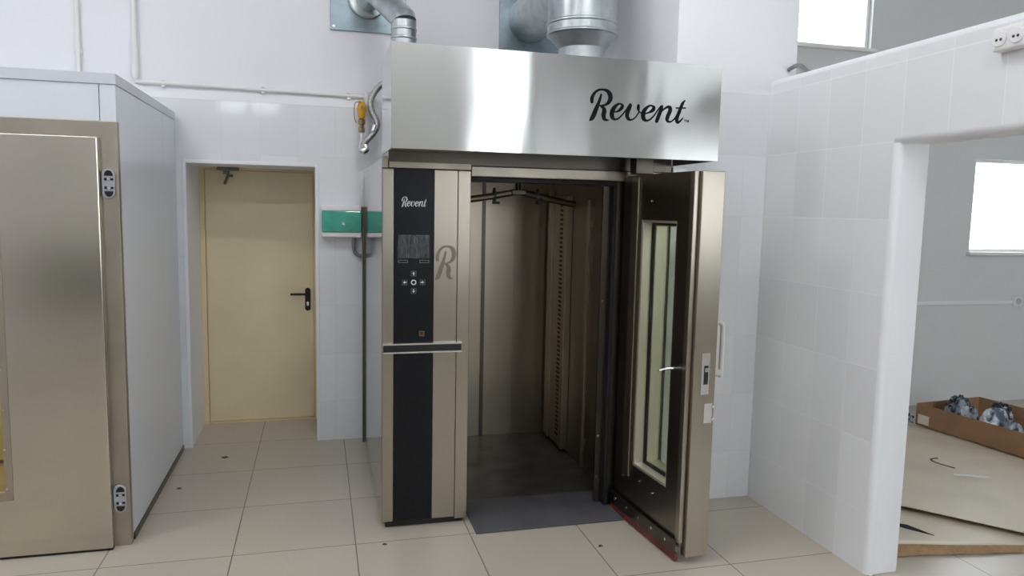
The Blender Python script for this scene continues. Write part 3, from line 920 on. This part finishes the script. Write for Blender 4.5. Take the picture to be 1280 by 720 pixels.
# double socket high on the partition
t = thing('double_socket', (PX0, -3.16, 2.37), 'white double socket high on the partition wall', 'socket')
sx, sy, sz = PX0, -3.165, 2.372
b = MB()
b.box(sx - .045, sx, sy - .075, sy + .07, sz - .045, sz + .045)
b.build('housing', 'white_plastic', t, bevel=.012, seg=3)
for dy in (.034, -.036):
    b = MB()
    ring_o = [(sy + dy + .029 * math.cos(a * math.pi / 14), sz + .029 * math.sin(a * math.pi / 14)) for a in range(28)]
    b.prism(ring_o, sx - .051, sx - .0455, 0)
    so = b.build('outlet', 'white_trim', t, bevel=.003)
    b = MB()
    b.prism([(sy + dy + .021 * math.cos(a * math.pi / 12), sz + .021 * math.sin(a * math.pi / 12)) for a in range(24)], sx - .0515, sx - .0505, 0)
    b.build('well', 'white_plastic', so)
    b = MB()
    b.cyl((sx - .0525, sy + dy + .009, sz - .004), (sx - .0505, sy + dy + .009, sz - .004), .0055, 10)
    b.cyl((sx - .0525, sy + dy - .009, sz - .004), (sx - .0505, sy + dy - .009, sz - .004), .0055, 10)
    b.build('pin_hole', 'socket_dark', so)
# cable stub over the partition top
t = MB().tube(spline([(2.62, -1.598, 2.535), (2.615, -1.66, 2.545), (2.605, -1.73, 2.532), (2.60, -1.80, 2.492), (2.60, -1.86, 2.473)], 6), .012, 10).build('cable_stub', 'grey_hose', smooth=60)
tag(t, 'short grey cable bending over the partition top by the wall', 'cable')

# socket and surface trunking in the second room
t = thing('wall_socket', (6.3, 0, .95), 'white wall socket under the far window', 'socket')
MB().box(6.24, 6.33, -.035, 0, .905, .995).build('housing', 'white_plastic', t, bevel=.006)
b = MB()
b.prism([(6.285 + .03 * math.cos(a * math.pi / 12), .95 + .03 * math.sin(a * math.pi / 12)) for a in range(24)], -.039, -.0345, 1)
b.build('outlet', 'hinge_grey', t)
t = MB().box(2.70, 6.238, -.018, 0, .925, .955).build('trim_6', 'white_trim', bevel=.003)
struct(t, 'thin pale cable trunking along the grey far wall')

# ------------------------------------------------------------------ second room floor: cardboard
def sheet(name, outline_fn, nx, ny, thick, m, label):
    b_ = MB()
    top = [[b_.v(outline_fn(i / nx, j / ny)) for i in range(nx + 1)] for j in range(ny + 1)]
    bot = [[b_.v(Vector(outline_fn(i / nx, j / ny)) - Vector((0, 0, thick))) for i in range(nx + 1)] for j in range(ny + 1)]
    for j in range(ny):
        for i in range(nx):
            b_.face([top[j][i], top[j][i + 1], top[j + 1][i + 1], top[j + 1][i]])
            b_.face([bot[j][i], bot[j + 1][i], bot[j + 1][i + 1], bot[j][i + 1]])
    for i in range(nx):
        b_.face([top[0][i], bot[0][i], bot[0][i + 1], top[0][i + 1]])
        b_.face([top[ny][i], top[ny][i + 1], bot[ny][i + 1], bot[ny][i]])
    for j in range(ny):
        b_.face([top[j][0], top[j + 1][0], bot[j + 1][0], bot[j][0]])
        b_.face([top[j][nx], bot[j][nx], bot[j + 1][nx], top[j + 1][nx]])
    o_ = b_.build(name, m, smooth=35)
    tag(o_, label, 'cardboard')
    return o_
def lerp(a, b_, t_):
    return a + (b_ - a) * t_
def bil(c00, c10, c01, c11, u, v):
    return [lerp(lerp(c00[k], c10[k], u), lerp(c01[k], c11[k], u), v) for k in (0, 1)]
# lower sheet, its front edge folded down to the floor
def low(u, v):
    vv = max(0, (v - .1) / .9)
    x, y = bil((2.72, -2.425), (3.95, -2.60), (2.72, -1.55), (3.95, -1.75), u, vv)
    ztop = lerp(.056, .022, min(1, u * 1.3)) - .03 * vv
    if v < .1:
        a = (1 - v / .1)
        y -= .035 * math.sin(a * math.pi / 2)
        z = ztop - (ztop - .006) * (1 - math.cos(a * math.pi / 2))
    else:
        z = ztop
    return (x, y + .004 * math.sin(u * 9), max(z, .006) + .002 * math.sin(u * 14))
low_o = sheet('cardboard_sheet', low, 30, 30, .004, 'card_sheet', 'cardboard sheet with folded front edge, nearest the opening')
b = MB()
n = 40
for k in range(n):
    u0, u1 = k / n, (k + 1) / n
    p0, p1 = low(u0, .09), low(u1, .09)
    q0, q1 = low(u0, 0), low(u1, 0)
    jag = lambda u: .004 * math.sin(u * 60) + .004 * math.sin(u * 23)
    vs = [b.v((p0[0], p0[1] - .014, p0[2] - .003)), b.v((p1[0], p1[1] - .014, p1[2] - .003)), b.v((q1[0], q1[1] - .018, .002 + abs(jag(u1)))), b.v((q0[0], q0[1] - .018, .002 + abs(jag(u0))))]
    ws = [b.v(v.co + Vector((0, .006, 0))) for v in vs]
    b.face(vs); b.face(ws[::-1]); b.face([vs[0], ws[0], ws[1], vs[1]]); b.face([vs[2], vs[3], ws[3], ws[2]])
b.build('fold_edge', 'card_edge', low_o)
# upper sheet, spread over the rest of the floor
def up(u, v):
    x, y = bil((2.72, -1.50), (4.35, -3.30), (4.40, -.35), (5.9, -1.9), u, v)
    z = .034 + .004 * math.sin(u * 7 + v * 3) + .003 * math.sin(v * 9)
    z += .028 * max(0, 1 - v * 5) * (1 - u * .6)
    return (x, y, z)
sheet('cardboard_sheet', up, 26, 26, .005, 'card_sheet', 'large cardboard sheet spread on the floor before the box')
# torn slit flap on the lower sheet
b = MB()
pts = [(2.93, -2.20), (3.012, -2.307), (3.075, -2.425), (2.995, -2.32)]
lo_ = [b.v((x, y, .058 + .010 * (k == 1))) for k, (x, y) in enumerate(pts)]
hi_ = [b.v((x, y, .062 + .012 * (k == 1))) for k, (x, y) in enumerate(pts)]
b.face(lo_); b.face(hi_[::-1])
for k in range(4):
    b.face([lo_[k], lo_[(k + 1) % 4], hi_[(k + 1) % 4], hi_[k]])
b.build('torn_slit', 'black', low_o)

# cardboard tray of crumpled film
A_ = Vector((4.655, -.622, 0)); Bv = Vector((4.757, -1.472, 0)); Cv = Vector((5.364, -.543, 0))
L_ = (Bv - A_).normalized() * 1.75
S_ = (Cv - A_) * 1.0
BZ, BH = .042, .215
def bx(p):
    return A_ + L_ * p.x + S_ * p.y + Vector((0, 0, p.z))
t = thing('cardboard_box', tuple(A_ + L_ * .5 + S_ * .5), 'shallow brown cardboard box full of crumpled plastic', 'box')
wl, ws_ = .008 / L_.length, .008 / S_.length
MB(bx).box(0, 1, 0, 1, BZ, BZ + .008).build('bottom', 'card_in', t)
for a in ((0, 1, 0, ws_), (0, 1, 1 - ws_, 1), (0, wl, ws_, 1 - ws_), (1 - wl, 1, ws_, 1 - ws_)):
    MB(bx).box(*a, BZ + .008, BH).build('side', 'card', t)
MB(bx).box(.012, .068, -.004, -.0005, BZ + .015, BZ + .09).build('label', 'label', t)

def crumple(u, v, ru, rv, hgt, m, label, seed):
    """One crumpled piece of film: a ragged, sharply folded sheet heaped up at box position (u, v)."""
    bm = bmesh.new()
    off = Vector((seed * 3.1, seed * 1.7, seed * .9))
    c = bx(Vector((u, v, 0)))
    nr, na = 26, 72
    du, dw = L_.normalized(), S_.normalized()
    def rise(x, y, rr):
        p = Vector((x, y, 0)) * 2.1 + off
        fold = 1 - abs(noise.noise(p * 1.0)) * 2.2
        fine = 1 - abs(noise.noise(p * 2.6 + Vector((4, 1, 7)))) * 2.2
        z = hgt * (1 - rr ** 4) * (.62 + .22 * fold + .05 * fine)
        return max(z, 0)
    rows = []
    for layer in (1, 0):
        g = []
        for k in range(nr + 1):
            rr = k / nr
            row = []
            for a in range(na):
                an = 2 * math.pi * a / na
                x, y = rr * math.cos(an), rr * math.sin(an)
                rag = 1 - .16 * (.5 + .5 * noise.noise(Vector((math.cos(an) * 3, math.sin(an) * 3, 0)) + off)) * rr
                w_ = noise.noise_vector(Vector((x, y, 2)) * 3 + off) * .10 * (1 - rr)
                z = rise(x, y, rr) * layer + BZ + .010 + .004 * layer
                q = c + du * ((x + w_.x) * ru * rag) + dw * ((y + w_.y) * rv * rag)
                row.append(bm.verts.new((q.x, q.y, z)))
                if k == 0:
                    row = row * na
                    break
            g.append(row)
        rows.append(g)
    def f(vs):
        vs = list(dict.fromkeys(vs))
        if len(vs) > 2:
            try:
                bm.faces.new(vs)
            except ValueError:
                pass
    for g in rows:
        for k in range(nr):
            for a in range(na):
                e_ = (a + 1) % na
                f([g[k][a], g[k + 1][a], g[k + 1][e_], g[k][e_]])
    for a in range(na):
        e_ = (a + 1) % na
        f([rows[0][nr][a], rows[1][nr][a], rows[1][nr][e_], rows[0][nr][e_]])
    bmesh.ops.recalc_face_normals(bm, faces=bm.faces)
    me = bpy.data.meshes.new('crumpled_film')
    bm.to_mesh(me)
    bm.free()
    o_ = bpy.data.objects.new('crumpled_film', me)
    COL.objects.link(o_)
    me.materials.append(M[m])
    me.polygons.foreach_set('use_smooth', [True] * len(me.polygons))
    me.set_sharp_from_angle(angle=R(16))
    tag(o_, label, 'plastic film', 'crumpled plastic in the cardboard box')
    return o_
BAGS = [
    (.078, .40, .088, .16, .27, 'bag_black', 'crumpled black film at the end of the box nearest the corner', 3),
    (.171, .25, .078, .125, .235, 'bag_blue', 'pale blue crumpled film between the black film and the white heap', 8),
    (.205, .66, .12, .105, .25, 'bag_navy', 'dark crumpled film along the rear side of the box', 12),
    (.286, .28, .105, .16, .265, 'bag_white', 'large pale crumpled film heap in the middle of the box', 4),
    (.393, .20, .08, .105, .20, 'bag_black', 'crumpled black film past the large pale heap in the box', 9),
    (.408, .53, .11, .10, .24, 'bag_blue', 'pale crumpled film at the cut-off end of the box', 6),
]
for q in BAGS:
    crumple(*q)
# scrap by the box corner and two strips on the sheets
bm = bmesh.new()
bmesh.ops.create_icosphere(bm, subdivisions=4, radius=1.0)
for vt in bm.verts:
    d = vt.co.normalized()
    rad = .055 * (.6 + .6 * noise.noise(d * 2.2 + Vector((5, 2, 1))) + .25 * noise.ridged_multi_fractal(d * 2.5, 1, 2.1, 3, 1, 2))
    vt.co = Vector((4.60 + d.x * rad, -.575 + d.y * rad, .045 + max(0, .03 + d.z * rad * .9)))
me = bpy.data.meshes.new('scrap')
bm.to_mesh(me); bm.free()
o = bpy.data.objects.new('plastic_scrap', me)
COL.objects.link(o)
me.materials.append(M['bag_navy'])
tag(o, 'small dark plastic scrap on the floor beside the box corner', 'scrap')
t = MB().tube(spline([(4.135, -1.372, .046), (4.075, -1.382, .048), (4.045, -1.42, .048), (4.055, -1.49, .047), (4.085, -1.565, .046)], 6), .006, 8, flat=(1.2, .5)).build('plastic_strap', 'black', smooth=60)
tag(t, 'curled thin black strap lying on the large cardboard sheet', 'strap')
t = MB().tube(spline([(3.965, -1.665, .046), (4.03, -1.70, .050), (4.15, -1.76, .047)], 6), .012, 8, flat=(1.2, .35)).build('plastic_strip', 'white_plastic', smooth=60)
tag(t, 'short shiny white strip lying on the large cardboard sheet', 'strip')

for k, (x, y, s_, lab) in enumerate(((-.633, -.27, .016, 'brown dirt fleck on the floor tiles before the yellow door'), (-.83, -.80, .010, 'small dark dirt fleck on the floor beside the white cabinet'), (.30, -1.80, .009, 'small dark dirt fleck on the floor below the oven column'), (1.37, -2.05, .010, 'small dark dirt fleck on the floor before the oven ramp'))):
    random.seed(k + 40)
    b = MB()
    n = 9
    ring_ = [(x + s_ * (1.2 + .5 * random.random()) * math.cos(6.283 * a / n), y + s_ * (.7 + .6 * random.random()) * math.sin(6.283 * a / n)) for a in range(n)]
    lo_ = [b.v((*p, .0005)) for p in ring_]
    hi_ = [b.v((x + (p[0] - x) * .7, y + (p[1] - y) * .7, .004 + .003 * random.random())) for p in ring_]
    b.face(lo_[::-1]); b.face(hi_)
    for a in range(n):
        b.face([lo_[a], lo_[(a + 1) % n], hi_[(a + 1) % n], hi_[a]])
    tag(b.build('dirt_fleck', 'dirt'), lab, 'dirt', 'dirt flecks on the floor')

# ------------------------------------------------------------------ lamps under the ceiling
def lamp(x, y, lab, ln=1.25, along='x'):
    t_ = thing('ceiling_lamp', (x, y, CEIL), lab, 'lamp', 'ceiling lamps')
    a, c_ = (ln / 2, .15) if along == 'x' else (.15, ln / 2)
    MB().box(x - a, x + a, y - c_, y + c_, CEIL - .07, CEIL - .002).build('housing', 'white_plastic', t_, bevel=.005)
    MB().box(x - a + .03, x + a - .03, y - c_ + .03, y + c_ - .03, CEIL - .085, CEIL - .071).build('diffuser', 'lamp', t_)
LL = 'white fluorescent ceiling lamp lighting the bakery room'
for x, y in ((-2.0, -2.2), (0.9, -2.6), (-2.0, -5.2), (0.9, -5.2)):
    lamp(x, y, LL)

# ------------------------------------------------------------------ sky, camera, view
w = bpy.data.worlds.new('sky')
scene.world = w
w.use_nodes = True
bg = w.node_tree.nodes['Background']
bg.inputs['Color'].default_value = (.90, .95, 1.0, 1)
bg.inputs['Strength'].default_value = 4.5

cam = bpy.data.cameras.new('camera')
co = bpy.data.objects.new('camera', cam)
COL.objects.link(co)
yw, pt, rl = R(14.8022), R(6.0543), R(1.1615)
fw = Vector((math.sin(yw) * math.cos(pt), math.cos(yw) * math.cos(pt), -math.sin(pt)))
rt = Vector((math.cos(yw), -math.sin(yw), 0))
upv = rt.cross(fw)
# roll about the view axis
r2 = rt * math.cos(rl) + upv * math.sin(rl)
u2 = upv * math.cos(rl) - rt * math.sin(rl)
mw = Matrix((r2, u2, -fw)).transposed().to_4x4()
mw.translation = Vector((-.0141, -5.4126, 1.70))
co.matrix_world = mw
cam.sensor_fit = 'HORIZONTAL'
cam.sensor_width = 36
cam.lens = 36 * 920.15 / 1280
cam.clip_start = .05
scene.camera = co
vs = scene.view_settings
vs.view_transform = 'Standard'
vs.look = 'None'
vs.exposure = 0.85
vs.gamma = 1
vs.use_curve_mapping = False
scene.cycles.use_denoising = True
scene.cycles.max_bounces = 10
scene.cycles.diffuse_bounces = 5
scene.cycles.glossy_bounces = 6
scene.cycles.transparent_max_bounces = 12
scene.cycles.sample_clamp_indirect = 8
